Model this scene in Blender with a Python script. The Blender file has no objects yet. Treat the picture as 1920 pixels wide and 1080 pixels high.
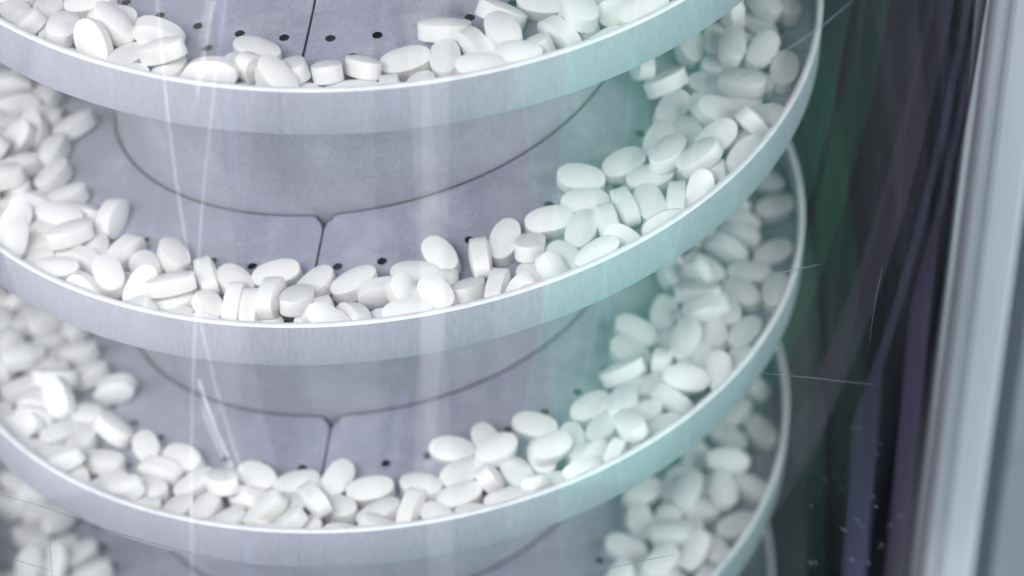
import bpy, bmesh, math, random
import numpy as np
from mathutils import Matrix, Vector, Quaternion

random.seed(7)
rng = np.random.default_rng(7)
scene = bpy.context.scene
COL = scene.collection
MM = 0.001

# ---------------------------------------------------------------- camera
cam_data = bpy.data.cameras.new('camera')
cam = bpy.data.objects.new('camera', cam_data)
COL.objects.link(cam)
CAM = np.array((0.0, -1129.341, 773.923))
YAW, PITCH, ROLL = 0.054361, 0.679545, 0.012270
FPX = 6006.10
fw = np.array([math.sin(YAW) * math.cos(PITCH), math.cos(YAW) * math.cos(PITCH), -math.sin(PITCH)])
rt = np.cross(fw, [0, 0, 1]); rt /= np.linalg.norm(rt)
up0 = np.cross(rt, fw)
r2 = math.cos(ROLL) * rt + math.sin(ROLL) * up0
u2 = -math.sin(ROLL) * rt + math.cos(ROLL) * up0
M = Matrix(np.stack([r2, u2, -fw], 1).tolist()).to_4x4()
M.translation = Vector((CAM * MM).tolist())
cam.matrix_world = M
cam_data.sensor_width = 36.0
cam_data.lens = FPX / 1920 * 36
cam_data.clip_start = 0.05
cam_data.clip_end = 50
cam_data.dof.use_dof = True
cam_data.dof.focus_distance = 1.212
cam_data.dof.aperture_fstop = 6.0
cam_data.dof.aperture_blades = 0
scene.camera = cam

# ---------------------------------------------------------------- world and exposure
world = bpy.data.worlds.new('World')
scene.world = world
world.use_nodes = True
wb = world.node_tree.nodes['Background']
wb.inputs[0].default_value = (0.80, 0.82, 1.0, 1)
wb.inputs[1].default_value = 0.07
scene.view_settings.view_transform = 'Standard'
scene.view_settings.look = 'None'
scene.view_settings.gamma = 1
scene.view_settings.use_curve_mapping = False
scene.view_settings.exposure = 0
scene.cycles.max_bounces = 7
scene.cycles.transparent_max_bounces = 24
scene.cycles.caustics_reflective = False
scene.cycles.caustics_refractive = False
scene.cycles.use_denoising = True
scene.cycles.sample_clamp_indirect = 6

# ---------------------------------------------------------------- lamps
def lamp(name, loc, target, sx, sy, radiance, color):
    """A rectangular lamp; radiance is its brightness as seen, size in metres."""
    d = bpy.data.lights.new(name, 'AREA')
    d.shape = 'RECTANGLE'; d.size = sx; d.size_y = sy
    d.energy = radiance * math.pi * sx * sy
    d.color = color
    o = bpy.data.objects.new(name, d)
    COL.objects.link(o)
    o.location = loc
    o.rotation_euler = (Vector(target) - Vector(loc)).to_track_quat('-Z', 'Y').to_euler()
    return o

def ring_lamp(name, az, dist, z0, z1, width, radiance, color, tilt=0):
    """An upright lamp panel standing round the machine, facing it (azimuth from the camera's side, + to the right)."""
    a = math.radians(az)
    zc = (z0 + z1) / 2
    o = lamp(name, (dist * math.sin(a), -dist * math.cos(a), zc), (0, 0, zc), width, z1 - z0, radiance, color)
    o.rotation_euler = (o.rotation_euler.to_matrix() @ Matrix.Rotation(math.radians(tilt), 3, 'Z')).to_euler()
    return o

lamp('key_softbox', (-0.75, -1.25, 1.45), (0, 0, 0), 1.4, 1.1, 8.0, (1.0, 0.985, 0.975))
lamp('ceiling_panel', (-0.1, -0.35, 1.9), (0, 0, 0), 1.6, 1.2, 3.6, (0.95, 0.97, 1.0))
lamp('right_fill', (1.3, -0.6, 0.55), (0, 0, 0), 0.9, 1.0, 4.6, (1.0, 0.96, 0.98))  # unseen fill added to brighten the right-hand rims and post
lamp('left_fill', (-1.4, -0.35, 0.45), (0, 0, 0), 0.9, 0.9, 2.4, (0.96, 0.97, 1.0))  # unseen fill added to lift the tablets at lower left
lamp('front_fill', (-0.25, -1.75, 0.42), (0, 0, 0.02), 1.5, 0.7, 1.5, (0.96, 0.97, 1.0))  # unseen low fill added to brighten the column under the trays
# unseen lamps, white and coloured, added so the clear tube mirrors upright bands
ZL, ZH = -1.75, 0.2
ring_lamp('band_lamp', 8.7, 1.1, ZL, ZH, 0.075, 1.9, (1.0, 0.99, 0.97))
ring_lamp('band_lamp', 23.0, 1.1, ZL, ZH, 0.17, 0.8, (0.88, 0.92, 1.0))
ring_lamp('band_lamp', -29.0, 1.1, ZL, ZH, 0.30, 1.15, (0.97, 0.98, 1.0))
ring_lamp('band_lamp', -50.0, 1.1, ZL, ZH, 0.52, 1.6, (0.97, 0.98, 1.0))
ring_lamp('band_lamp', -80.0, 1.1, ZL, ZH, 0.55, 1.3, (0.90, 0.92, 1.0))
ring_lamp('band_lamp', -6.0, 1.1, ZL, ZH, 0.24, 0.6, (0.78, 0.8, 1.0))
ring_lamp('strip_lamp', -28.6, 1.05, ZL, ZH, 0.006, 8.0, (1, 1, 1))
ring_lamp('strip_lamp', -30.6, 1.04, -1.7, -0.92, 0.008, 16.0, (1, 1, 1), tilt=2.5)
ring_lamp('strip_lamp', -31.6, 1.04, -1.7, -1.05, 0.004, 16.0, (1, 1, 1), tilt=2.5)
for a_, w_, l_, c_ in ((32, 0.20, 1.9, (0.27, 1.0, 0.78)), (43, 0.24, 2.1, (0.26, 1.0, 0.76)), (56, 0.28, 1.2, (0.27, 1.0, 0.78)), (70, 0.26, 0.5, (0.18, 1.0, 0.70)), (83, 0.16, 0.28, (0.06, 1.0, 0.45))):
    ring_lamp('teal_lamp', a_, 1.1, ZL, ZH, w_, l_, c_)
ring_lamp('violet_lamp', -20.0, 1.09, -0.3, ZH, 0.03, 2.4, (0.40, 0.45, 1.0))
ring_lamp('violet_lamp', 3.0, 1.09, -1.6, -1.0, 0.03, 2.2, (0.40, 0.45, 1.0), tilt=-5)
ring_lamp('violet_lamp', 106.0, 1.1, ZL, ZH, 0.24, 0.16, (0.70, 0.55, 1.0))
ring_lamp('blue_lamp', 124.0, 1.1, ZL, -0.3, 0.10, 0.14, (0.48, 0.52, 1.0), tilt=6)
ring_lamp('violet_lamp', 134.0, 1.1, ZL, ZH, 0.12, 0.09, (0.6, 0.5, 1.0), tilt=5)
ring_lamp('green_lamp', 146.0, 1.1, ZL, -0.6, 0.10, 0.16, (0.1, 0.9, 0.5))

# ---------------------------------------------------------------- helpers
def link(name, me, mat=None, parent=None):
    if isinstance(me, bmesh.types.BMesh):
        bm = me
        me = bpy.data.meshes.new(name)
        bm.to_mesh(me); bm.free()
    if mat is not None and not me.materials:
        me.materials.append(mat)
    o = bpy.data.objects.new(name, me)
    COL.objects.link(o)
    if parent is not None:
        o.parent = parent
    return o

def pydata(name, v, f, smooth=True, sharp=0):
    me = bpy.data.meshes.new(name)
    me.from_pydata(v, [], f)
    me.polygons.foreach_set('use_smooth', [smooth] * len(me.polygons))
    me.update()
    if sharp: me.set_sharp_from_angle(angle=math.radians(sharp))
    return me

def empty(name, loc=(0, 0, 0)):
    o = bpy.data.objects.new(name, None)
    COL.objects.link(o); o.location = loc
    o.empty_display_size = 0.05
    return o

def tag(o, label, cat, group=None, kind=None):
    if label: o['label'] = label
    if cat: o['category'] = cat
    if group: o['group'] = group
    if kind: o['kind'] = kind
    return o

def nd(nt, kind, loc=(0, 0), **kw):
    n = nt.nodes.new(kind)
    for k, v in kw.items():
        setattr(n, k, v)
    return n

def material(name, base, rough=0.5, spec=0.5, sss=0.0, var=0.0, var_scale=60, fine=0.0, fine_scale=900,
             bump=0.0, bump_scale=700, metallic=0.0, stretch=(1, 1, 1), powder=0.0, each=0.0):
    """Principled material whose colour varies by noise (var: broad patches, fine: grain)."""
    m = bpy.data.materials.new(name); m.use_nodes = True
    nt = m.node_tree; L = nt.links
    b = nt.nodes['Principled BSDF']
    b.inputs['Roughness'].default_value = rough
    b.inputs['Specular IOR Level'].default_value = spec
    b.inputs['Metallic'].default_value = metallic
    b.inputs['Base Color'].default_value = (*base, 1)
    if sss:
        b.inputs['Subsurface Weight'].default_value = sss
        b.inputs['Subsurface Radius'].default_value = (1, 0.95, 0.9)
        b.inputs['Subsurface Scale'].default_value = 0.003
    tc = nd(nt, 'ShaderNodeTexCoord'); mp = nd(nt, 'ShaderNodeMapping')
    mp.inputs['Scale'].default_value = stretch
    L.new(tc.outputs['Object'], mp.inputs['Vector'])
    cur = None
    def mixin(scale, amount, prev, detail):
        n = nd(nt, 'ShaderNodeTexNoise'); n.inputs['Scale'].default_value = scale; n.inputs['Detail'].default_value = detail
        L.new(mp.outputs[0], n.inputs['Vector'])
        r = nd(nt, 'ShaderNodeMapRange'); r.inputs[1].default_value = 0.3; r.inputs[2].default_value = 0.7
        r.inputs[3].default_value = 1 - amount; r.inputs[4].default_value = 1 + amount
        L.new(n.outputs[0], r.inputs[0])
        x = nd(nt, 'ShaderNodeVectorMath', operation='SCALE')
        if prev is None: x.inputs[0].default_value = base
        else: L.new(prev, x.inputs[0])
        L.new(r.outputs[0], x.inputs['Scale'])
        return x.outputs[0]
    if var: cur = mixin(var_scale, var, cur, 4)
    if fine: cur = mixin(fine_scale, fine, cur, 2)
    if each:
        # every copy a touch lighter or darker than the next
        oi = nd(nt, 'ShaderNodeObjectInfo'); r = nd(nt, 'ShaderNodeMapRange'); r.inputs[3].default_value = 1 - each; r.inputs[4].default_value = 1.0
        L.new(oi.outputs['Random'], r.inputs[0])
        x = nd(nt, 'ShaderNodeVectorMath', operation='SCALE'); L.new(cur, x.inputs[0]); L.new(r.outputs[0], x.inputs['Scale']); cur = x.outputs[0]
    if cur is not None: L.new(cur, b.inputs['Base Color'])
    if powder:
        # pale powder caught on the surface: thin broken patches
        n = nd(nt, 'ShaderNodeTexNoise'); n.inputs['Scale'].default_value = 38; n.inputs['Detail'].default_value = 8; n.inputs['Roughness'].default_value = 0.68
        L.new(tc.outputs['Object'], n.inputs['Vector'])
        r = nd(nt, 'ShaderNodeMapRange'); r.inputs[1].default_value = 0.5; r.inputs[2].default_value = 0.75; r.inputs[3].default_value = 0; r.inputs[4].default_value = powder
        L.new(n.outputs[0], r.inputs[0])
        x = nd(nt, 'ShaderNodeMix', data_type='RGBA')
        L.new(r.outputs[0], x.inputs[0]); x.inputs[7].default_value = (0.72, 0.73, 0.78, 1)
        if cur is not None: L.new(cur, x.inputs[6])
        else: x.inputs[6].default_value = (*base, 1)
        cur = x.outputs[2]; L.new(cur, b.inputs['Base Color'])
    if bump:
        n = nd(nt, 'ShaderNodeTexNoise'); n.inputs['Scale'].default_value = bump_scale; n.inputs['Detail'].default_value = 3
        L.new(mp.outputs[0], n.inputs['Vector'])
        bp = nd(nt, 'ShaderNodeBump'); bp.inputs['Strength'].default_value = bump; bp.inputs['Distance'].default_value = 0.0006
        L.new(n.outputs[0], bp.inputs['Height']); L.new(bp.outputs[0], b.inputs['Normal'])
    return m

def clear_plastic(name, tint, wave=0.25, haze=0.02, rough=0.05):
    """Clear acrylic: straight see-through plus Fresnel mirror, with faint upright ripples and a thin film of dust."""
    m = bpy.data.materials.new(name); m.use_nodes = True
    nt = m.node_tree; L = nt.links
    for n in list(nt.nodes): nt.nodes.remove(n)
    out = nd(nt, 'ShaderNodeOutputMaterial')
    tr = nd(nt, 'ShaderNodeBsdfTransparent'); tr.inputs[0].default_value = (*tint, 1)
    gl = nd(nt, 'ShaderNodeBsdfGlossy'); gl.inputs['Roughness'].default_value = rough
    df = nd(nt, 'ShaderNodeBsdfDiffuse'); df.inputs[0].default_value = (0.8, 0.82, 0.9, 1)
    tc = nd(nt, 'ShaderNodeTexCoord'); mp = nd(nt, 'ShaderNodeMapping'); mp.inputs['Scale'].default_value = (1, 1, 0.02)
    L.new(tc.outputs['Object'], mp.inputs['Vector'])
    no = nd(nt, 'ShaderNodeTexNoise'); no.inputs['Scale'].default_value = 50; no.inputs['Detail'].default_value = 2
    L.new(mp.outputs[0], no.inputs['Vector'])
    bp = nd(nt, 'ShaderNodeBump'); bp.inputs['Strength'].default_value = wave; bp.inputs['Distance'].default_value = 0.0015
    L.new(no.outputs[0], bp.inputs['Height'])
    # mirror share: 4 % face on, rising towards grazing (same from either side of the sheet)
    lw = nd(nt, 'ShaderNodeLayerWeight'); lw.inputs[0].default_value = 0.5
    pw = nd(nt, 'ShaderNodeMath', operation='POWER'); pw.inputs[1].default_value = 5.0
    L.new(lw.outputs['Facing'], pw.inputs[0])
    fr = nd(nt, 'ShaderNodeMath', operation='MULTIPLY_ADD'); fr.inputs[1].default_value = 0.96; fr.inputs[2].default_value = 0.04
    L.new(pw.outputs[0], fr.inputs[0])
    L.new(bp.outputs[0], gl.inputs['Normal'])
    # dusty film: faint, streaky
    n2 = nd(nt, 'ShaderNodeTexNoise'); n2.inputs['Scale'].default_value = 130; n2.inputs['Detail'].default_value = 5
    L.new(mp.outputs[0], n2.inputs['Vector'])
    r2_ = nd(nt, 'ShaderNodeMapRange'); r2_.inputs[1].default_value = 0.45; r2_.inputs[2].default_value = 0.75
    r2_.inputs[3].default_value = haze * 0.5; r2_.inputs[4].default_value = haze * 2.2
    L.new(n2.outputs[0], r2_.inputs[0])
    m1 = nd(nt, 'ShaderNodeMixShader'); L.new(r2_.outputs[0], m1.inputs[0]); L.new(tr.outputs[0], m1.inputs[1]); L.new(df.outputs[0], m1.inputs[2])
    m2 = nd(nt, 'ShaderNodeMixShader'); L.new(fr.outputs[0], m2.inputs[0]); L.new(m1.outputs[0], m2.inputs[1]); L.new(gl.outputs[0], m2.inputs[2])
    L.new(m2.outputs[0], out.inputs[0])
    return m

MAT = dict(
    tray=material('tray_plastic', (0.37, 0.38, 0.475), rough=0.45, spec=0.35, var=0.10, var_scale=45, fine=0.09, fine_scale=900, bump=0.25, bump_scale=900, powder=0.5),
    column=material('column_plastic', (0.375, 0.38, 0.455), rough=0.5, spec=0.3, var=0.14, var_scale=26, fine=0.10, fine_scale=850, bump=0.3, bump_scale=800, powder=0.3),
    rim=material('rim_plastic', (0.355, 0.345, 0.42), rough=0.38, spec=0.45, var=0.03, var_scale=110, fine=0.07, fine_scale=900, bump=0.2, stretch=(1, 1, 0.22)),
    edge=material('lit_edge', (0.74, 0.75, 0.80), rough=0.4, var=0.08, var_scale=150),  # whitened to stand for light through the translucent rim
    gap_shade=material('dark_gap_shade', (0.015, 0.015, 0.03), rough=0.6),  # colour stands for shade in the tray and column gap
    under=material('underside_plastic', (0.16, 0.16, 0.22), rough=0.6, var=0.1),
    tablet=material('tablet_coating', (0.93, 0.93, 0.925), rough=0.36, spec=0.4, var=0.02, var_scale=260, fine=0.015, fine_scale=2500, each=0.05, bump=0.14, bump_scale=1500),
    clear=clear_plastic('clear_acrylic', (0.985, 0.99, 0.99), wave=0.018, haze=0.005),
    post=material('satin_metal', (0.74, 0.67, 0.79), rough=0.6, spec=0.2, var=0.02, var_scale=20, fine=0.03, fine_scale=500, stretch=(1, 1, 0.05)),
    housing=material('grey_painted_metal', (0.37, 0.36, 0.43), rough=0.5, var=0.06, var_scale=12, stretch=(1, 1, 0.3)),
    dark=material('dark_metal', (0.016, 0.018, 0.027), rough=0.6, spec=0.2, var=0.25, var_scale=9, stretch=(1, 1, 0.15)),
    post_shade=material('purple_grey_shade', (0.10, 0.09, 0.14), rough=0.6),  # colour stands for shade on the post's right side
    scratch=material('scratch_edge', (0.10, 0.10, 0.16), rough=0.5),
    pale_scratch=material('pale_scratch', (0.17, 0.19, 0.23), rough=0.4),
    joint=clear_plastic('joint_plastic', (0.8, 0.82, 0.86), wave=0.0, haze=0.12),
    dust=material('dust', (0.85, 0.87, 0.9), rough=0.8),
)

# ---------------------------------------------------------------- the spiral
R_RIM, R_COL = 190.0, 110.1
PITCH_H = 110.9951
KNOT = [-0.16, -0.02, 0.12, 0.28, 0.46, 0.66, 0.82, 0.88, 0.57, -0.56, -1.95, -2.89, -2.57, -0.04, 2.84, 2.38, -0.62, -2.19, -2.81, -3.12, -3.61, -4.3, -1.19, 2.44, 4.8, 6.47, 7.52, 7.68, 6.25, 2.09, -4.59, -5.96, -4.78, -3.31, -1.84, -0.45, 0.89]
KN = np.arange(len(KNOT)) * 0.125 - 2.75
KNOT = np.array(KNOT)
def helz(t):
    """Height (mm) of the rim's top edge after t turns; a little uneven, as the assembled spiral is."""
    x = np.abs((t - KN) / 0.125)
    B = np.where(x < 1, 2 / 3 - x ** 2 + x ** 3 / 2, np.where(x < 2, (2 - x) ** 3 / 6, 0))
    return PITCH_H * t + float(B @ KNOT)

def P(r, ang, z):
    """ang in degrees counted along the whole spiral (0 = nearest the camera, 360 = one turn up); z above the rim's top edge."""
    a = math.radians(ang)
    return (r * math.sin(a) * MM, -r * math.cos(a) * MM, (helz(ang / 360) + z) * MM)

def floor_z(r):
    x = min(1, max(0, (r - 113) / 45))          # dished: steep by the column, level towards the rim
    return -7.6 - 10.6 * (1 - (1 - x) ** 1.55)

SEG = 90.0            # degrees per moulded tray segment
PHASE = -10.2         # joint nearest the camera
STEP = 1.875          # mesh step in degrees
HOLE_R = 1.95
ROWS = (135.0, 144.6, 154.2, 163.8, 173.4)
BAND = 4.8

def tray_segment(a0, a1, parent):
    gap = 0.22
    v, f, idx = [], [], {}
    def vert(r, a, z, key=None):
        if key is not None and key in idx: return idx[key]
        v.append(P(r, a, z))
        if key is not None: idx[key] = len(v) - 1
        return len(v) - 1
    n = int(round((a1 - a0) / STEP))
    def ang(i):
        return min(a1 - gap, max(a0 + gap, a0 + i * STEP))
    # ---- inner edge of the segment by the column, its corners rounded off
    arc = math.radians(1) * R_COL
    def inner_r(a):
        s = min(a - a0, a1 - a) * arc - 0.35
        c = 7.0
        return R_COL + 1.0 + (0 if s >= c else c - math.sqrt(max(0, c * c - (c - max(0, s)) ** 2)))
    fa = []
    for i in range(n + 1):
        fa.append(ang(i))
    extra = []
    for k in range(1, 9):
        extra += [a0 + gap + k * 0.45, a1 - gap - k * 0.45]
    fa = sorted(set([round(x, 4) for x in fa + extra]))
    def flange(a):
        r0 = inner_r(a)
        z0 = floor_z(r0) + (1.1 if r0 < 112.4 else 0.0)
        zs = [(r0, z0 - 7.0), (r0, z0 - 0.3), (r0 + 0.3, z0)]
        for q in (0.25, 0.5, 0.75, 1.0):
            r = r0 + 0.3 + (121.5 - r0 - 0.3) * q
            zs.append((r, floor_z(r) + (z0 - floor_z(r0)) * (1 - q) ** 2))
        return zs
    prev = None
    for a in fa:
        col = [vert(r, a, z) for r, z in flange(a)]
        if prev:
            for j in range(len(col) - 1):
                f.append((prev[j], prev[j + 1], col[j + 1], col[j]))
        prev = col
    # end plates of the floor (thickness seen in the joint)
    def strip(ra, rb, i0, i1, nr=2):
        for i in range(i0, i1):
            for j in range(nr):
                x0 = ra + (rb - ra) * j / nr; x1 = ra + (rb - ra) * (j + 1) / nr
                q = [vert(x0, ang(i), floor_z(x0), ('g', round(x0, 2), i)), vert(x1, ang(i), floor_z(x1), ('g', round(x1, 2), i)),
                     vert(x1, ang(i + 1), floor_z(x1), ('g', round(x1, 2), i + 1)), vert(x0, ang(i + 1), floor_z(x0), ('g', round(x0, 2), i + 1))]
                f.append(q)
    strip(121.5, ROWS[0] - BAND, 0, n, 2)
    strip(ROWS[-1] + BAND, 187.6, 0, n, 2)
    cell = 4
    for ri, rr in enumerate(ROWS):
        off = 0 if ri % 2 == 0 else cell // 2
        if off:
            strip(rr - BAND, rr + BAND, 0, off, 4)
            strip(rr - BAND, rr + BAND, n - (cell - off), n, 4)
        for c0 in range(off, n - cell + 1, cell):
            # square of 16 outer verts around a round hole
            ring = []
            for k in range(4): ring.append((rr - BAND, c0 + k))
            for k in range(4): ring.append((rr - BAND + 2 * BAND * k / 4, c0 + 4))
            for k in range(4): ring.append((rr + BAND, c0 + 4 - k))
            for k in range(4): ring.append((rr + BAND - 2 * BAND * k / 4, c0))
            ca = a0 + (c0 + 2) * STEP
            o_, ins, low = [], [], []
            mid = []
            for (r_, i_) in ring:
                o_.append(vert(r_, ang(i_), floor_z(r_), ('g', round(r_, 2), i_)))
                da = math.radians(ang(i_) - ca) * rr; dr = r_ - rr
                L_ = math.hypot(da, dr)
                for lst, rad, dz in ((mid, HOLE_R + 0.28, 0), (ins, HOLE_R, -0.25), (low, HOLE_R, -0.7)):
                    x_ = rr + dr / L_ * rad; y_ = ca + math.degrees(da / L_ * rad / rr)
                    lst.append(vert(x_, y_, floor_z(x_) + dz))
            for k in range(16):
                k2 = (k + 1) % 16
                f.append((mid[k], mid[k2], o_[k2], o_[k]))
                f.append((ins[k], ins[k2], mid[k2], mid[k]))
                f.append((low[k], low[k2], ins[k2], ins[k]))
    # end walls
    for a in (a0 + gap, a1 - gap):
        rs = [118.5, 124, 132, 140, 150, 170, 187.6]
        for x0, x1 in zip(rs[:-1], rs[1:]):
            f.append((vert(x0, a, floor_z(x0)), vert(x1, a, floor_z(x1)), vert(x1, a, -19.0), vert(x0, a, -19.0)))
    o = link('tray_segment', pydata('tray_segment', v, f, sharp=40), MAT['tray'], parent)
    # ---- near-black strip painting in the shade of the gap along the inner edge
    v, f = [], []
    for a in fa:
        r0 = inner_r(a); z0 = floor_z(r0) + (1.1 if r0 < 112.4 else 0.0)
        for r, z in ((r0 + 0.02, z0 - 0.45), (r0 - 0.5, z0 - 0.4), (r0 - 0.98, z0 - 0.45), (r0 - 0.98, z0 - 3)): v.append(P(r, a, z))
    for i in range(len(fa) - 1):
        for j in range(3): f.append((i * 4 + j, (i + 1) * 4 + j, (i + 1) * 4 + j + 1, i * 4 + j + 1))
    link('gap_shade', pydata('gap_shade', v, f), MAT['gap_shade'], o)
    # ---- rim band: outer wall of the tray
    v, f = [], []
    prof = [(187.6, -19.6), (187.55, -1.0), (187.75, -0.3), (188.2, 0.0), (189.4, 0.0), (189.8, -0.25), (190.0, -0.8), (190.0, -19.0), (189.7, -19.8), (187.6, -19.8)]
    A = [a0 + 0.012 + (a1 - a0 - 0.024) * i / n for i in range(n + 1)]
    for a in A:
        for r, z in prof: v.append(P(r, a, z))
    m = len(prof)
    for i in range(n):
        for j in range(m - 1):
            f.append((i * m + j, (i + 1) * m + j, (i + 1) * m + j + 1, i * m + j + 1))
    f.append(tuple(range(m))); f.append(tuple(n * m + j for j in reversed(range(m))))
    link('rim', pydata('rim', v, f, sharp=25), MAT['rim'], o)
    # ---- pale bead painting in light that glows through the rim's upper edge
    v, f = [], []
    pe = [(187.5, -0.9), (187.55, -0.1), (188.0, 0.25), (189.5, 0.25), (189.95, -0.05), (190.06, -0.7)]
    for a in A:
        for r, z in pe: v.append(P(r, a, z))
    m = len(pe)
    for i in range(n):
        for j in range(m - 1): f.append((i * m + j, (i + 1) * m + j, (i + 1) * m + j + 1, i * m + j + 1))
    link('rim_edge_glow', pydata('rim_edge_glow', v, f, sharp=60), MAT['edge'], o)
    # ---- closing plate below, the space between is the suction duct behind the holes
    v, f = [], []
    for a in A:
        for r, z in ((R_COL + 0.3, -19.4), (150, -19.4), (187.5, -19.4)): v.append(P(r, a, z))
    for i in range(n):
        for j in range(2): f.append((i * 3 + j, i * 3 + j + 1, (i + 1) * 3 + j + 1, (i + 1) * 3 + j))
    link('base_plate', pydata('base_plate', v, f), MAT['under'], o)
    return o

spiral = tag(empty('spiral_conveyor', (0, 0, 0)), 'grey perforated spiral tray winding round a column, full of white tablets', 'conveyor')
k0, k1 = -13, 9
for k in range(k0, k1):
    tray_segment(PHASE + k * SEG, PHASE + (k + 1) * SEG, spiral)
# column: one tube with ring joints lost behind the trays
v, f = [], []
zs = np.linspace(-420, 290, 24); NS = 128
for z in zs:
    for i in range(NS):
        a = 2 * math.pi * i / NS
        v.append((R_COL * math.sin(a) * MM, -R_COL * math.cos(a) * MM, z * MM))
for j in range(len(zs) - 1):
    for i in range(NS):
        i2 = (i + 1) % NS
        f.append((j * NS + i, j * NS + i2, (j + 1) * NS + i2, (j + 1) * NS + i))
link('column', pydata('column', v, f), MAT['column'], spiral)

# ---------------------------------------------------------------- the clear tube round it
R_T = 257.0
tube = tag(empty('clear_tube', (0, 0, 0)), 'clear scratched acrylic tube enclosing the spiral conveyor', 'tube')
def lathe(prof, ns=480):
    v, f = [], []
    m = len(prof)
    for i in range(ns):
        a = 2 * math.pi * i / ns
        for r, z in prof: v.append((r * math.sin(a) * MM, -r * math.cos(a) * MM, z * MM))
    for i in range(ns):
        i2 = (i + 1) % ns
        for j in range(m):
            j2 = (j + 1) % m
            f.append((i * m + j, i2 * m + j, i2 * m + j2, i * m + j2))
    return v, f
link('tube_wall', pydata('tube_wall', *lathe([(R_T, -430), (R_T, 560), (R_T - 4, 560), (R_T - 4, -430)])), MAT['clear'], tube)
def hit_tube(px, py, r=R_T + 0.3):
    """Point on the tube's near wall that the photograph shows at this pixel."""
    d = fw + r2 * (px - 960) / FPX - u2 * (py - 540) / FPX
    a = d[0] ** 2 + d[1] ** 2; b = 2 * (CAM[0] * d[0] + CAM[1] * d[1]); c = CAM[0] ** 2 + CAM[1] ** 2 - r * r
    disc = b * b - 4 * a * c
    if disc < 0: return None
    s = (-b - math.sqrt(disc)) / (2 * a)
    return CAM + d * s

def thread(name, pts, rad, mat, parent):
    """Thin round thread through points (mm)."""
    pts = [np.array(p) for p in pts if p is not None]
    if len(pts) < 2: return None
    v, f = [], []
    for i, p in enumerate(pts):
        t = pts[min(i + 1, len(pts) - 1)] - pts[max(i - 1, 0)]; t = t / np.linalg.norm(t)
        n = np.array([p[0], p[1], 0]); n = n - t * (n @ t); n /= np.linalg.norm(n); b = np.cross(t, n)
        w = rad * (0.35 + 0.65 * math.sin(math.pi * (i + 0.4) / (len(pts) - 0.2)))
        for k in range(5):
            a = 2 * math.pi * k / 5
            v.append(tuple((p + w * (math.cos(a) * n * 0.5 + math.sin(a) * b)) * MM))
    for i in range(len(pts) - 1):
        for k in range(5):
            f.append((i * 5 + k, i * 5 + (k + 1) % 5, (i + 1) * 5 + (k + 1) % 5, (i + 1) * 5 + k))
    return link(name, pydata(name, v, f), mat, parent)

def path(pts, n=14):
    pts = np.array(pts, float); t = np.linspace(0, len(pts) - 1, n)
    return [hit_tube(np.interp(x, range(len(pts)), pts[:, 0]), np.interp(x, range(len(pts)), pts[:, 1])) for x in t]

for pts in ([(1880, -10), (1838, 300), (1778, 700), (1751, 985)], [(1787, 690), (1762, 860), (1752, 1000)], [(93, 1000), (95, 1040), (98, 1085)], [(-10, 924), (83, 950), (175, 985), (267, 1013), (360, 1037), (460, 1057)], [(-10, 1040), (50, 1056), (100, 1071)]):
    thread('scratch', path(pts), 0.13, MAT['scratch'], tube)
for pts, w in (([(1600, 0), (1540, 50), (1450, 110), (1380, 150)], 0.22), ([(1440, 516), (1490, 506), (1535, 496)], 0.22), ([(1430, 700), (1530, 709), (1640, 722)], 0.12),
               ([(1105, 1074), (1190, 1055), (1268, 1039)], 0.18), ([(1655, 500), (1642, 560), (1630, 640)], 0.12)):
    thread('scratch', path(pts), w, MAT['pale_scratch'], tube)
# dust specks clinging to the tube, thickest low on the right
bm = bmesh.new()
for _ in range(45):
    px, py = rng.uniform(1480, 1760), 1080 - abs(rng.normal(0, 190))
    q = hit_tube(px, py, R_T)
    if q is None or py < 300: continue
    s = rng.uniform(0.05, 0.10) * (1.8 if rng.random() < 0.05 else 1)
    r_ = bmesh.ops.create_icosphere(bm, subdivisions=1, radius=s * MM)
    bmesh.ops.translate(bm, verts=r_['verts'], vec=Vector((q * MM).tolist()))
tag(link('dust', bm, MAT['dust'], tube), None, None, kind='stuff')

# ---------------------------------------------------------------- what stands behind, out of focus
def at_y(px, py, Y):
    d = fw + r2 * (px - 960) / FPX - u2 * (py - 540) / FPX
    return CAM + d * ((Y - CAM[1]) / d[1])

def box(bm, x0, x1, y0, y1, z0, z1, bev=0.0):
    vs = [bm.verts.new((x * MM, y * MM, z * MM)) for x in (x0, x1) for y in (y0, y1) for z in (z0, z1)]
    for q in ((0, 1, 3, 2), (4, 6, 7, 5), (0, 4, 5, 1), (2, 3, 7, 6), (0, 2, 6, 4), (1, 5, 7, 3)):
        bm.faces.new([vs[i] for i in q])

# upright metal post just right of the tube: flat face, narrow lip on the left, rounded on the right
Yp = 95.0
xl = at_y(1800, 540, Yp)[0]
wpost = 26.0
prof = [(0, 4), (0, 0), (1.6, 0), (1.9, 0.8), (2.6, 0.8), (2.9, -1.2)]
prof += [(wpost - 0.8, -1.2), (wpost, -0.4)]
prof += [(wpost, 26), (0, 26)]
v, f = [], []
Z0, Z1 = -700, 600
ca_, sa_ = math.cos(math.radians(-32)), math.sin(math.radians(-32))      # its face turned a little to the left
for z in (Z0, Z1):
    for x, y in prof: v.append(((xl + x * ca_ - y * sa_) * MM, (Yp + x * sa_ + y * ca_) * MM, z * MM))
m = len(prof)
for j in range(m): f.append((j, (j + 1) % m, m + (j + 1) % m, m + j))
f += [tuple(reversed(range(m))), tuple(m + j for j in range(m))]
post = tag(empty('support_post', (0, 0, 0)), 'pale satin metal post standing upright right of the clear tube', 'post')
pm = pydata('post_profile', v, f, smooth=False)
link('post_profile', pm, MAT['post'], post)
bm = bmesh.new()
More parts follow.
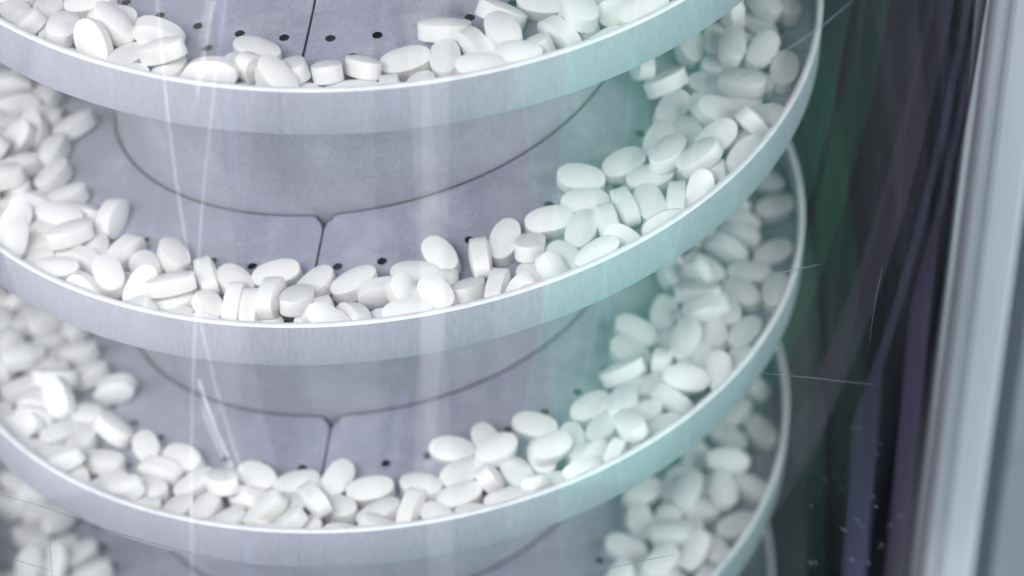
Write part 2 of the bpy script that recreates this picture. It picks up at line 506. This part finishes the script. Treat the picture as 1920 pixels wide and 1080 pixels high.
for gx in (6.0, 8.4):
    box(bm, gx, gx + 1.1, -1.35, -1.15, Z0 + 1, Z1 - 1)
for w_ in bm.verts:
    x, y = w_.co.x, w_.co.y
    w_.co.x = x * ca_ - y * sa_ + xl * MM; w_.co.y = x * sa_ + y * ca_ + Yp * MM
link('groove', bm, MAT['scratch'], post)
bm = bmesh.new()
box(bm, wpost + 0.1, wpost + 3.2, 0.6, 24, Z0 + 1, Z1 - 1)
for w_ in bm.verts:
    x, y = w_.co.x, w_.co.y
    w_.co.x = x * ca_ - y * sa_ + xl * MM; w_.co.y = x * sa_ + y * ca_ + Yp * MM
link('post_side_shade', bm, MAT['post_shade'], post)  # dark strip added as painted shade down the post's right side

# grey machine housing beyond the post
hx = at_y(1858, 540, 700)[0]
hz = at_y(1880, 850, 700)[2]
house = tag(empty('machine_housing', (0, 0, 0)), 'blurred grey metal machine housing at the right edge behind the post', 'machine')
def bevel_box(name, dims, mat, parent, bev):
    bm = bmesh.new(); box(bm, *dims)
    bmesh.ops.bevel(bm, geom=bm.edges[:], offset=bev * MM, segments=3, affect='EDGES', profile=0.5)
    return link(name, bm, mat, parent)
bevel_box('cover', (hx, hx + 95, 692, 900, hz, 700), MAT['housing'], house, 8)
bevel_box('body', (hx - 6, hx + 95, 700, 900, -2200, hz - 2), MAT['housing'], house, 5)

back = link('wall', pydata('wall', [(-4, 1.6, -4), (4, 1.6, -4), (4, 1.6, 2.5), (-4, 1.6, 2.5)], [(0, 1, 2, 3)]), MAT['dark'])
tag(back, 'dark wall behind the machine', None, kind='structure')

# ---------------------------------------------------------------- tablets
TA, TB, TE, TT = 9.6, 5.65, 3.0, 4.4      # half length, half width, half band, half thickness (mm)
def tablet_mesh(name, ns, lettered=False, fine=True):
    rings = [(0.25, None), (0.5, None), (0.7, None), (0.86, None), (0.955, None)] if fine else [(0.55, None), (0.9, None)]
    dome = lambda s: TE + (TT - TE) * (1 - s ** 2.2)
    P_ = [(s, dome(s)) for s, _ in rings] + [(0.982, TE + 0.1), (0.996, TE - 0.12), (1.0, TE - 0.42)]
    prof = [(s, z) for s, z in P_] + [(1.0, 0.0)] * (1 if fine else 0) + [(s, -z) for s, z in reversed(P_)]
    v = [(0, 0, TT * MM)]; f = []
    for s, z in prof:
        for i in range(ns):
            a = 2 * math.pi * i / ns
            e = (abs(math.cos(a)) ** 2.25 + abs(math.sin(a)) ** 2.25) ** (-1 / 2.25)      # slightly blunt oval
            v.append((TA * s * e * math.cos(a) * MM, TB * s * e * math.sin(a) * MM, z * MM))
    v.append((0, 0, -TT * MM))
    for i in range(ns): f.append((0, 1 + i, 1 + (i + 1) % ns))
    for j in range(len(prof) - 1):
        for i in range(ns):
            a, b = 1 + j * ns + i, 1 + j * ns + (i + 1) % ns
            f.append((a, a + ns, b + ns, b))
    e = 1 + (len(prof) - 1) * ns
    for i in range(ns): f.append((len(v) - 1, e + (i + 1) % ns, e + i))
    return pydata(name, v, f)

def pressed(me):
    """Press the two letters into one face."""
    o = bpy.data.objects.new('t', me.copy()); COL.objects.link(o)
    cu = bpy.data.curves.new('t', 'FONT'); cu.body = 'CK'; cu.size = 5.8 * MM; cu.align_x = 'CENTER'; cu.align_y = 'CENTER'
    cu.extrude = 1.0 * MM; cu.space_character = 1.25; cu.resolution_u = 4
    t = bpy.data.objects.new('t', cu); COL.objects.link(t); t.location = (0, 0, (TT + 0.66) * MM)
    dg = bpy.context.evaluated_depsgraph_get()
    tm = bpy.data.meshes.new_from_object(t.evaluated_get(dg))
    to = bpy.data.objects.new('t', tm); COL.objects.link(to); to.location = t.location
    md = o.modifiers.new('b', 'BOOLEAN'); md.operation = 'DIFFERENCE'; md.object = to; md.solver = 'EXACT'
    dg = bpy.context.evaluated_depsgraph_get()
    out = bpy.data.meshes.new_from_object(o.evaluated_get(dg))
    for q in (o, t, to): bpy.data.objects.remove(q)
    out.name = 'lettered_tablet'
    out.set_sharp_from_angle(angle=math.radians(35))
    return out

plain = tablet_mesh('tablet', 36)
plain.materials.append(MAT['tablet'])
lettered = pressed(plain)
if not lettered.materials: lettered.materials.append(MAT['tablet'])
coarse = tablet_mesh('tablet_coarse', 20, fine=False)

TABLETS = """1,125,-1572,946,983,102,-51,146,0
0,1296,-1095,134,953,-30,-254,164,0
0,689,-1289,-26,978,186,-34,92,0
1,-964,-1248,925,920,-50,231,-312,0
0,1510,-652,177,988,-12,2,-154,0
1,-1033,-1374,924,557,142,-459,677,0
1,-585,-1656,980,798,594,-96,-39,0
-1,704,-1464,-1068,149,-945,-288,32,0
-1,479,-1444,-1092,958,131,-49,252,0
0,1002,-1015,43,953,172,-46,244,0
0,510,-1372,-56,811,87,-133,563,0
0,-1055,-1334,-215,564,6,-134,815,0
0,826,-1088,29,969,224,12,-100,0
-1,1288,-1122,-1007,962,257,63,-59,0
-1,-1384,-747,-1349,703,404,8,-585,0
-1,-41,-1530,-1226,990,110,-81,21,0
0,-806,-1446,-174,975,-202,-83,41,0
1,-774,-1474,958,949,-127,-200,-209,0
-1,1310,-887,-989,823,59,-185,533,0
0,1610,-455,197,844,252,-33,473,0
0,1176,-1040,117,898,-12,-60,436,1
1,274,-1419,990,985,-164,-12,-51,0
-1,-1568,-384,-1415,976,35,56,206,0
-2,1398,-986,-2132,827,130,-323,441,0
0,-1234,-1015,-247,949,-146,-25,278,0
0,-84,-1497,-153,968,8,-135,209,0
-1,-1145,-666,-1378,678,-674,-116,-270,0
-1,302,-1369,-1158,970,206,-44,-118,0
-1,1410,-729,-950,799,-596,-84,20,1
1,-348,-1715,986,872,14,161,-462,0
1,773,-1450,1090,815,6,48,-577,0
0,-1075,-865,-288,485,-310,536,-618,0
-1,649,-1273,-1120,970,188,-10,-153,0
0,1490,-436,209,642,-9,86,-762,0
0,812,-1357,-29,826,75,-73,554,0
-1,325,-1622,-1188,983,66,-75,154,0
0,-410,-1605,-122,509,-602,-508,347,0
-1,888,-1188,-1101,954,104,-68,272,0
0,1698,-506,127,612,18,104,-784,0
1,-1157,-1280,927,794,53,118,594,0
1,-793,-1297,908,730,-646,190,113,0
-1,1782,-6,-975,970,121,9,211,0
0,234,-1724,-37,852,168,-58,-492,0
-1,1544,-296,-980,738,-614,281,2,0
-2,1291,-892,-2106,998,14,-26,-46,0
0,1399,-814,145,956,206,176,-116,0
0,-810,-1182,-244,815,-118,95,-559,0
0,257,-1416,-91,848,184,-39,-495,0
-1,-183,-1457,-1221,826,226,95,507,0
1,276,-1578,958,698,-64,-84,708,0
0,-309,-1644,-106,815,-122,79,560,0
1,488,-1549,1059,823,77,-26,-562,0
0,-390,-1389,-190,982,135,-114,58,0
-1,1105,-784,-1026,941,170,92,-277,0
-2,1549,-641,-2082,626,223,88,742,0
0,-1345,-458,-374,852,-145,-118,489,0
-1,1034,-1020,-1041,952,-217,-216,6,0
-1,1586,-544,-1023,901,117,-29,-416,0
-1,-923,-1249,-1337,703,-653,132,-247,0
-1,-472,-1608,-1243,929,-22,-361,78,0
-1,1036,-1409,-1001,821,40,-198,-534,0
-2,1766,-246,-2100,856,118,-2,-503,0
-1,-1139,-934,-1374,870,-227,139,-414,0
-1,-1174,-1127,-1391,968,-113,-57,-216,0
-2,1387,-643,-2070,854,45,-29,518,0
1,698,-1499,1010,651,-598,310,-350,0
0,1218,-725,99,863,191,-3,468,0
0,835,-1208,-2,980,197,-13,23,0
-2,1089,-916,-2174,962,173,53,-206,0
-2,1580,-483,-2054,942,323,77,-47,0
-1,1575,-799,-1042,901,28,-83,425,0
-1,-507,-1371,-1281,918,156,-111,-349,0
-2,1230,-1067,-2122,909,146,-16,390,0
0,-1521,-181,-386,291,311,170,-889,0
0,1203,-602,152,912,-260,-98,300,1
0,1103,-1094,27,986,114,-48,107,0
0,-1282,-879,-269,2,217,970,107,0
-1,1227,-1193,-1062,815,-488,278,-145,0
0,-1464,-1031,-268,742,197,-69,637,0
0,992,-1254,12,620,-509,424,-420,0
-2,1159,-778,-2149,659,162,-58,732,0
-1,1744,-306,-1000,949,115,6,293,0
0,24,-1579,-131,66,35,727,-682,0
1,-31,-1606,958,814,-238,-73,-526,0
1,540,-1708,1064,963,73,-103,-238,0
-1,1229,-678,-1021,778,156,-39,607,0
0,-1280,-84,-383,942,-155,-167,246,0
0,1094,-1247,9,771,126,-15,-624,0
-1,-1540,-868,-1411,906,326,-266,45,0
-1,-1075,-1401,-1300,969,-27,-220,-108,1
-1,170,-1541,-1201,968,4,-72,-241,0
0,410,-1457,-68,580,-442,494,-473,0
-1,1630,-422,-1012,992,124,-13,-36,0
0,605,-1444,-29,604,-113,-130,-778,0
-1,-1330,-311,-1466,968,-66,-167,-175,0
-1,-186,-1609,-1248,228,-100,-66,966,0
0,-1011,-1109,-283,611,-655,-373,243,0
-1,1075,-898,-1050,925,165,69,-335,0
-2,1596,-815,-2157,971,117,-15,208,0
-2,1608,-273,-2105,936,111,26,-333,0
-1,1732,-542,-1018,610,80,36,-787,0
-1,-827,-1190,-1332,920,130,-132,-347,0
-1,337,-1494,-1179,966,116,-40,229,0
-1,-272,-1630,-1170,637,-560,272,-454,0
-2,1187,-617,-2115,948,173,52,263,1
0,862,-1599,44,956,47,-140,256,0
0,1319,-368,165,674,204,24,709,0
-1,1602,-198,-979,720,-657,168,-148,0
-1,122,-1684,-1195,613,-547,-500,275,0
-1,-1279,-502,-1439,980,-107,-159,58,0
1,392,-1545,985,676,-548,394,-296,0
1,647,-1300,1017,978,184,-9,-98,0
-1,1438,-1081,-1013,694,82,-224,679,0
-2,-1501,-563,-2526,776,87,-284,556,0
0,-1270,-1273,-236,993,45,-68,-89,0
-2,1669,-594,-2121,200,196,644,712,0
-1,-774,-1356,-1328,112,-333,932,-90,0
1,403,-1760,1042,991,126,14,-45,0
0,118,-1666,-87,869,158,291,-368,0
0,1374,-968,127,901,275,-151,299,0
-1,-659,-1421,-1250,810,-148,-156,-545,0
0,-1357,-252,-389,760,-172,-123,615,0
-2,-1613,-604,-2492,754,27,-148,639,0
-1,1018,-1225,-1038,813,-120,-46,568,0
1,-163,-1626,954,727,-131,-215,-639,0
1,1016,-1476,1098,968,144,-149,142,0
0,357,-1650,-75,804,-226,72,545,0
-1,1385,-608,-957,982,-175,-22,-72,0
-2,-1636,-294,-2599,962,-128,-4,-243,0
0,1295,-1258,77,508,409,223,-724,0
0,697,-1632,-13,885,13,391,-253,0
-1,-1371,-898,-1430,937,-58,30,343,0
-1,-984,-1081,-1362,800,146,-125,-569,0
-1,-340,-1444,-1260,990,47,-131,-15,0
-1,-721,-1520,-1314,119,818,561,30,0
0,1388,-587,111,980,145,25,-136,0
0,1541,-902,143,901,-194,388,-4,0
0,-930,-1396,-232,790,329,-198,478,0
1,-424,-1434,910,950,10,-8,-311,0
0,-241,-1479,-176,907,-40,-140,396,0
0,-671,-1337,-226,400,-493,-603,483,0
-2,-1403,-469,-2561,955,-9,-104,276,0
0,-553,-1556,-198,605,-482,-575,266,0
-1,933,-1306,-1116,893,-33,-37,448,0
-2,1438,-702,-2154,996,85,18,28,0
1,488,-1362,1017,923,-247,115,-272,0
0,-190,-1798,-96,948,181,207,-162,0
-1,1442,-785,-1047,705,30,-31,-708,0
-1,-1341,-1181,-1329,961,-174,-214,30,0
-2,-1511,-193,-2583,175,438,-826,-310,0
-1,1285,-420,-982,660,196,42,724,0
-1,564,-1528,-1160,542,-66,-33,837,0
1,925,-1408,1043,897,429,93,54,0
0,-1284,-640,-353,974,-103,-134,152,0
-1,-1269,-964,-1415,813,-119,-24,569,0
0,-657,-1528,-237,562,-77,-81,820,0
0,-1548,149,-445,850,506,60,129,0
0,1482,-1034,87,836,361,-109,400,0
0,156,-1498,-119,982,49,-79,-167,0
0,119,-1806,-63,984,172,-30,15,0
-1,-1564,-531,-1482,954,-128,-40,269,1
0,-553,-1392,-222,885,75,-17,-459,0
-1,-8,-1672,-1226,961,-84,-94,247,0
-1,1395,-495,-965,681,-404,561,241,0
0,470,-1638,-75,578,544,382,473,0
1,-429,-1586,942,727,458,510,35,0
0,1654,-148,227,557,114,100,817,1
-1,-542,-1490,-1294,957,-2,-109,-268,1
0,-1454,-87,-399,657,-79,-297,688,0
0,1152,-896,65,841,147,-68,516,0
-1,-1492,-36,-1513,834,303,159,433,0
-2,1437,-412,-2114,819,163,13,550,0
-1,447,-1579,-1126,375,-483,70,-788,0
0,-1504,-330,-411,993,-64,-95,23,0
0,-487,-1619,-184,616,-422,-621,236,0
0,-1556,-523,-321,996,-52,-71,34,0
-2,-1600,-111,-2618,982,-119,2,150,0
0,1199,-1247,32,513,-424,530,-526,0
1,-905,-1407,872,446,-24,-51,-893,0
-1,1124,-1083,-1084,159,49,-10,-986,0
1,-1309,-1206,881,915,-174,-322,171,0
0,1281,-872,66,768,125,39,-627,0
-1,-388,-1748,-1209,902,-214,-286,241,0
-1,833,-1630,-1058,663,695,250,117,0
0,-1597,357,-476,670,-742,13,3,0
-2,-1772,-56,-2612,713,643,-207,-187,0
-1,-1412,-570,-1389,956,-291,-5,-47,1
-2,-1330,-611,-2539,968,-110,-134,184,0
-1,-975,-1363,-1352,6,-980,169,-103,0
0,1432,-324,155,675,-38,123,-726,0
0,920,-1350,-1,427,640,-388,-507,0
-1,1763,179,-960,374,10,-114,920,0
1,-1070,-1007,860,987,106,-106,51,0
0,-808,-1474,-256,84,87,-50,-991,0
0,-1148,-1180,-284,697,-638,327,-24,0
-1,-1269,-783,-1426,944,-16,-142,-297,0
-2,1655,-124,-2089,906,120,-13,406,0
0,-1478,-840,-323,789,366,-128,476,0
-1,866,-1485,-1110,429,-780,-420,176,0
-1,-845,-1519,-1328,482,76,-116,-865,0
-1,801,-1371,-1130,713,120,-32,-690,0
1,-1348,-1058,837,565,-76,27,821,0
0,1745,-93,175,570,86,5,817,1
0,1628,-242,156,551,52,16,832,0
-2,1335,-566,-2127,803,171,-2,571,0
1,-292,-1593,938,783,-12,-250,-570,0
0,-1147,-1409,-244,700,529,174,-447,0
-1,1201,-968,-1032,608,226,-650,-395,0
-1,-1582,26,-1550,805,-135,-23,577,0
0,-917,-1217,-281,809,99,-114,-568,0
0,743,-1511,-49,853,124,-78,-501,1
0,978,-1482,12,850,404,99,-322,0
-1,-635,-1627,-1300,923,-116,-72,361,0
-1,522,-1674,-1169,994,-4,-98,49,0
0,-1418,273,-466,716,-147,21,682,0
0,1139,-1393,24,866,462,-92,171,0
-1,644,-1693,-1103,509,-67,-825,-238,0
1,-746,-1512,884,575,40,-100,-811,0
0,1509,-226,214,687,113,-699,162,0
-2,-1624,-31,-2543,955,67,54,282,0
0,-90,-1730,-136,736,417,-413,-339,0
-2,1487,-952,-2171,466,-73,-175,864,0
-1,1095,-1250,-1100,967,12,-92,236,0
-1,1613,-111,-971,726,-660,144,-125,0
0,1582,-793,91,125,44,124,-983,0
-1,238,-1745,-1200,881,104,-65,-457,1
-1,964,-1508,-1105,649,-522,-501,235,0
-1,1181,-1338,-1100,947,95,-12,305,0
0,-1414,52,-435,909,-40,-150,-386,0
-1,-1489,-793,-1428,162,164,827,514,0
-2,-1755,103,-2628,646,-717,178,-193,0
0,1450,-468,128,985,86,56,140,0
-1,1431,-398,-1003,948,93,96,-287,0
0,-1125,-1047,-316,746,73,-127,-649,0
-1,1505,-644,-1033,820,114,-9,-561,0
-1,-1486,-200,-1513,969,-133,-83,192,0
1,-1228,-1033,840,747,-96,-54,656,0
0,-1408,-738,-338,916,340,96,-191,0
-1,448,-1348,-1144,827,142,62,-541,0
-2,1737,38,-2060,246,-221,-698,635,0
0,-1396,-988,-345,971,24,-28,238,0
-1,1385,-946,-1062,768,114,-26,-630,0
-2,1279,-770,-2159,546,11,156,-823,0
0,-1198,-795,-314,881,-308,24,-358,0
-1,-1624,-268,-1479,754,-52,319,-571,0
-2,-1498,-391,-2582,960,-139,-58,234,0
1,614,-1581,1018,746,-34,-294,-597,0
-2,1048,-1117,-2178,845,77,-334,411,0
0,1103,-520,197,611,482,-425,-463,0
-1,4,-1796,-1195,967,-114,200,-111,0
-1,-1493,-341,-1498,892,-68,-72,441,0
-1,-1352,-93,-1496,673,64,-194,-711,0
0,556,-1744,-34,512,622,-340,484,0
0,1491,-694,97,21,-20,44,-999,0
-1,-1473,-706,-1441,184,-82,-669,715,0
-1,-1497,-998,-1428,978,-98,-68,-172,0
-1,668,-1446,-1147,750,30,48,-659,0
-1,1289,-812,-1051,990,141,7,16,0
-1,1524,-981,-1058,425,70,58,-901,1
0,-1510,-493,-398,892,-4,-103,-441,0
0,268,-1604,-99,540,-579,-476,383,0
-1,-1616,187,-1556,334,293,-668,-596,0
0,-1362,-1118,-332,856,-82,-65,507,0
-1,-1282,-1233,-1391,821,8,-118,-559,0
-1,-1703,25,-1550,766,-21,-98,-635,0
0,1349,-742,87,783,59,101,-610,0
-1,-1146,-1304,-1373,941,-130,-55,307,0
0,605,-1607,-70,753,34,-68,-654,0
-1,-364,-1598,-1270,712,-106,-94,688,0
0,1366,-1140,55,527,-444,517,-508,0
-1,-1002,-1481,-1346,86,-23,992,-85,0
1,-70,-1732,929,5,-35,84,996,0
0,-946,-1542,-234,925,47,-333,-177,0
0,1557,-576,114,970,139,-8,-197,0
1,-976,-1136,866,988,114,-57,-82,0
-1,-1378,-1098,-1397,39,-13,738,673,0
-1,-1704,-405,-1488,654,-728,130,-163,0
-1,-297,-1747,-1258,614,67,-113,-778,0
-2,1378,-844,-2170,858,34,-96,503,0
-1,-1644,-748,-1462,712,-105,32,693,0
-1,1437,-177,-975,827,161,82,532,1
-1,-1419,-445,-1476,775,-147,-45,613,0
-2,1479,-566,-2137,964,131,12,231,0
0,-1550,-21,-446,801,-55,-49,594,0
1,174,-1753,947,584,81,-86,-803,0
0,-1462,-640,-382,144,47,-121,-981,0
-1,752,-1612,-1146,995,12,9,-101,0
-2,1153,-1058,-2201,367,6,-140,920,0
1,67,-1774,952,473,-508,-527,490,0
0,-1325,-865,-351,52,18,7,-998,0
-1,392,-1757,-1184,973,48,-92,-205,0
0,1434,-914,69,108,-34,-137,984,0
1,777,-1432,1006,113,-874,468,-65,1
0,-804,-1593,-250,978,-102,-80,162,0
0,-1568,242,-477,977,-138,-11,162,0
-2,1423,-1138,-2179,612,639,297,360,0
0,-1241,-1024,-332,746,-124,-27,654,0
0,-1618,-271,-375,898,-24,-424,-116,0
-1,-146,-1790,-1241,982,-24,-6,-189,0
0,-201,-1683,-160,482,453,483,574,0
0,-651,-1686,-211,910,308,-54,-271,0
-1,-524,-1722,-1284,991,45,-20,125,0
0,-408,-1729,-200,695,40,-113,-709,0
-1,-1748,224,-1572,869,-125,-2,-480,0
1,868,-1562,1008,946,-24,-96,308,1
1,-864,-1564,879,763,53,-90,-638,0
1,-521,-1552,911,620,-640,-347,292,0
0,1244,-1027,43,952,138,-49,-269,0
-1,1065,-1417,-1095,601,-633,233,-430,1
0,59,-1760,-142,195,-39,-77,977,0
-1,1361,-671,-1035,414,-19,20,-910,0
-2,1274,-968,-2187,774,72,-29,-628,0
-1,1581,-8,-961,669,737,-30,-85,0
-2,1262,-1153,-2190,653,689,188,252,0
1,-223,-1759,920,818,-32,-52,-572,0
0,-1018,-1306,-290,984,42,-83,-152,0
-1,1279,-1054,-1075,569,55,68,-818,1
1,-1303,-881,830,347,73,-104,-929,0
0,1529,-98,178,977,104,69,171,0
1,-1194,-1221,851,793,15,57,606,0
0,-281,-1751,-168,575,439,497,479,1
0,1562,-367,139,875,70,65,-475,0
-1,-1444,-611,-1465,992,-116,-37,-30,0
-2,-1698,-673,-2550,408,-468,-537,571,0
0,-792,-1351,-260,967,6,-119,-226,0
1,-530,-1703,900,276,37,-95,-956,0
-1,-1682,-162,-1529,797,-78,-28,599,0
0,-1678,72,-446,648,-717,175,-191,0
-2,1573,-422,-2121,949,124,-9,291,1
0,-383,-1530,-201,911,114,-80,-388,0
1,-1479,-959,845,921,-341,-146,118,0
1,-1168,-1374,858,989,-28,24,-143,0
1,-644,-1572,891,852,-3,-60,519,0
1,813,-1293,1022,8,457,878,142,0
0,-1527,477,-504,938,-120,26,324,1
0,-1570,-759,-375,12,120,992,30,0
-2,1438,690,-2002,414,74,-68,904,0
0,-1661,-109,-423,615,-733,61,-284,0
-2,1476,-189,-2087,785,156,17,599,0
1,486,-1511,978,29,-541,-840,7,0
-2,-1627,-547,-2573,844,29,-34,-534,0
1,-1041,-1260,860,847,-27,28,-530,0
1,-389,-1715,908,534,-22,48,-844,0
0,-1199,-1318,-304,113,969,210,67,0
1,1084,-1446,1031,954,46,-84,282,0
1,1172,-1307,1045,518,-56,-117,846,0
0,-1621,-606,-391,798,-108,18,593,0
-2,1514,86,-2061,518,91,-64,848,0
1,-1547,571,700,990,-126,15,53,0
1,-1455,465,712,220,24,-144,-965,0
1,-1707,585,716,497,471,542,487,0
1,-1646,441,714,33,-977,-205,49,0
1,-1590,171,737,699,-56,-74,-709,0
1,-1644,319,737,196,169,-711,-654,1
1,-1799,143,741,592,8,105,799,0
1,-1516,-118,769,920,-88,-68,-376,0
1,-1777,-20,754,105,4,121,987,0
1,-1572,-265,775,741,-111,-15,662,0
1,-1768,-344,792,322,-356,-600,640,0
1,-1650,-106,774,553,-603,-390,421,1
1,-1660,-344,793,351,-390,-582,621,0
1,-1566,-757,811,32,-346,931,-110,0
1,-1705,-499,791,993,-28,-61,-93,0
1,-1345,-654,834,688,-712,-139,0,0
1,-1504,-594,815,28,52,-731,-680,0
1,-1390,-757,838,35,30,396,-917,0
1,-1125,-855,859,117,401,898,142,0
1,-1039,-1506,882,676,665,-242,-204,0
1,-65,-1829,947,104,112,698,-700,0
1,370,-1737,963,787,28,-59,614,0
1,499,-1705,974,492,76,22,-867,0
1,662,-1706,1000,684,698,103,186,0
1,1016,-1316,1050,674,693,-255,-34,0
1,1013,-1206,1042,979,134,-37,-149,0
1,1262,-1234,1070,537,606,-420,-410,0
1,1378,-1067,1078,605,-50,-118,786,0
1,1181,-1051,1066,18,-24,-142,989,0
1,1483,-886,1099,128,-991,-3,-28,0
1,1268,-911,1087,42,-616,778,115,0
1,1624,-749,1132,266,-214,690,-638,0
1,1328,-722,1114,446,30,-133,885,1
1,1662,-579,1138,972,122,-33,198,1
1,1516,-335,1177,497,592,430,466,0
0,-1563,653,-506,600,-672,305,-309,0
0,-1763,289,-480,770,-111,6,-628,0
0,-1677,-420,-411,830,-120,-7,544,0
0,-1552,-969,-343,619,588,-398,-335,0
0,-1285,-1216,-319,78,778,620,68,0
0,309,-1788,-111,53,107,-17,-993,0
0,868,-1574,-38,541,119,-45,-832,0
0,1608,76,196,12,8,-140,990,0
0,1670,214,212,98,-10,141,-985,0
0,1494,264,227,669,-32,142,-729,0
0,1706,348,240,25,-36,746,-664,0
0,1496,414,257,121,-178,733,-646,1
0,1531,567,257,990,137,20,-12,0
0,1535,747,277,158,40,-124,979,0
0,1339,815,297,450,-78,132,-880,0
-1,-1530,626,-1621,934,-131,30,-330,0
-1,-1592,485,-1604,985,-135,20,-104,0
-1,-1508,327,-1584,908,-126,-38,-398,0
-1,-1825,6,-1535,560,503,-490,-440,0
-1,-1794,-245,-1521,812,-106,-26,-574,0
-1,1547,123,-960,483,112,36,868,0
-1,1582,412,-936,382,-16,120,-916,0
-1,1698,568,-926,13,-521,-848,-101,0
-1,1521,611,-917,460,21,-107,881,0
-1,1617,739,-909,74,12,-122,990,0
-1,1402,857,-890,588,105,29,802,0
-2,-1514,558,-2694,484,-24,-112,-867,0
-2,-1730,455,-2677,120,834,-538,-8,0
-2,-1525,305,-2663,103,-44,135,984,0
-2,-1683,269,-2646,584,519,-460,-422,0
-2,-1561,136,-2644,966,-144,-37,211,0
-2,-1572,8,-2630,52,43,-137,-988,0
-2,-1486,-723,-2550,434,48,-112,-893,0
-2,-1345,-790,-2533,936,-43,-102,-334,0
-2,-1341,-924,-2523,83,35,-129,-988,0
-2,-1408,-1087,-2513,990,-124,-33,60,0
-2,-1254,-1086,-2503,596,18,-121,-794,0
-2,-1285,-1284,-2477,175,-237,-659,692,0
-2,-1136,-1208,-2485,990,-110,-56,-64,0
-2,-763,-1300,-2423,672,-680,-270,118,1
-2,-969,-1515,-2452,884,-68,-60,-458,1
-2,-636,-1593,-2418,491,-106,-61,863,1
-2,-478,-1538,-2404,782,-106,-83,609,0
-2,-214,-1770,-2372,89,-875,468,-86,0
-2,-70,-1713,-2358,204,-85,-77,972,0
-2,-49,-1592,-2341,694,711,20,105,0
-2,196,-1774,-2331,321,-71,-100,939,0
-2,393,-1578,-2307,663,103,-87,-737,0
-2,519,-1500,-2277,495,590,-454,-448,1
-2,652,-1528,-2279,78,704,697,106,0
-2,1048,-1404,-2237,904,-49,-99,412,0
-2,1588,-39,-2066,702,-594,-286,269,0
-2,1688,358,-2028,664,727,-109,-136,0
-2,1530,399,-2033,637,-46,128,-759,0
-2,1713,496,-2016,448,-424,586,-525,0
-2,1577,562,-2020,156,10,-125,980,0
-2,1501,808,-1995,899,-32,88,-427,0"""
N_SINGLE = 300
TRAY = {1: 'the top tray', 0: 'the second tray', -1: 'the third tray', -2: 'the lowest tray'}
rows = [list(map(int, ln.split(','))) for ln in TABLETS.split()]
cv = np.array([w.co[:] for w in coarse.vertices]); cf = [tuple(p.vertices) for p in coarse.polygons]
sv, sf, base = [], [], 0
named = {}
for i, (k, x, y, z, qw, qx, qy, qz, mark) in enumerate(rows):
    loc = Vector((x, y, z)) * 0.0001
    q = Quaternion((qw, qx, qy, qz)).normalized()
    if i >= N_SINGLE:
        Rm = np.array(q.to_matrix())
        sv.append(cv @ Rm.T + np.array(loc[:])); sf += [tuple(b + base for b in fc) for fc in cf]; base += len(cv)
        continue
    o = bpy.data.objects.new('tablet', lettered if mark else plain)
    COL.objects.link(o)
    o.rotation_mode = 'QUATERNION'; o.rotation_quaternion = q; o.location = loc
    s_ = rng.uniform(1.01, 1.06); o.scale = (s_ * rng.uniform(0.98, 1.02), s_, s_)
    th = math.degrees(math.atan2(x, -y))
    r = math.hypot(x, y) / 10
    side = 'at the far left' if th < -52 else 'on the left' if th < -18 else 'at the front' if th < 20 else 'on the right' if th < 52 else 'at the far right'
    edge = 'against the rim' if r > 172 else 'in mid pile' if r > 158 else 'at the inner edge'
    nz = abs((q @ Vector((0, 0, 1))).z); lz = abs((q @ Vector((1, 0, 0))).z)
    pose = 'standing on end' if lz > 0.72 else 'lying flat' if nz > 0.85 else 'tilted' if nz > 0.5 else 'on its edge'
    kindw = 'lettered white' if mark else 'white oval'
    place = '%s %s' % (TRAY[k].replace('the ', ''), side.replace('at the ', '').replace('on the ', ''))
    d = np.array((x, y, z)) / 10 - CAM
    named.setdefault('%s tablet %s %s, @%s' % (kindw, pose, edge, place), []).append(((d @ r2) / (d @ fw), o))
    tag(o, None, 'tablet', 'white tablets ' + side + ' of ' + TRAY[k])
ORD = ['second', 'third', 'fourth', 'fifth', 'sixth', 'seventh', 'eighth', 'ninth', 'tenth', 'eleventh', 'twelfth', 'thirteenth', 'fourteenth', 'fifteenth', 'sixteenth', 'seventeenth', 'eighteenth', 'nineteenth', 'twentieth']
for lab, lst in named.items():
    lst.sort(key=lambda e: e[0])
    for j, (_, o) in enumerate(lst):
        w = '' if len(lst) == 1 else 'leftmost, ' if j == 0 else 'rightmost, ' if j == len(lst) - 1 else ORD[min(j, 19) - 1] + ' along, '
        o['label'] = lab.replace('@', w)
me = pydata('tablet_pile', np.concatenate(sv).tolist(), sf)
tag(link('tablet_pile', me, MAT['tablet']), 'white oval tablets filling the trays beneath and behind the others', 'tablets', kind='stuff')

# crumbs broken from the tablets, lying on the tray floor
bm = bmesh.new()
for _ in range(420):
    a = rng.uniform(-100, 115) + 360 * rng.integers(-2, 2)
    r = 118 + 36 * rng.random() ** 0.7
    s = rng.uniform(0.12, 0.32) * (1.7 if rng.random() < 0.07 else 1)
    q = P(r, a, floor_z(r) + s * 0.6)
    g = bmesh.ops.create_icosphere(bm, subdivisions=1, radius=s * MM)
    for w_ in g['verts']: w_.co = w_.co * rng.uniform(0.7, 1.2) + Vector(q)
tag(link('tablet_crumbs', bm, MAT['tablet']), 'tiny white crumbs scattered on the grey tray floors', 'crumbs', kind='stuff')
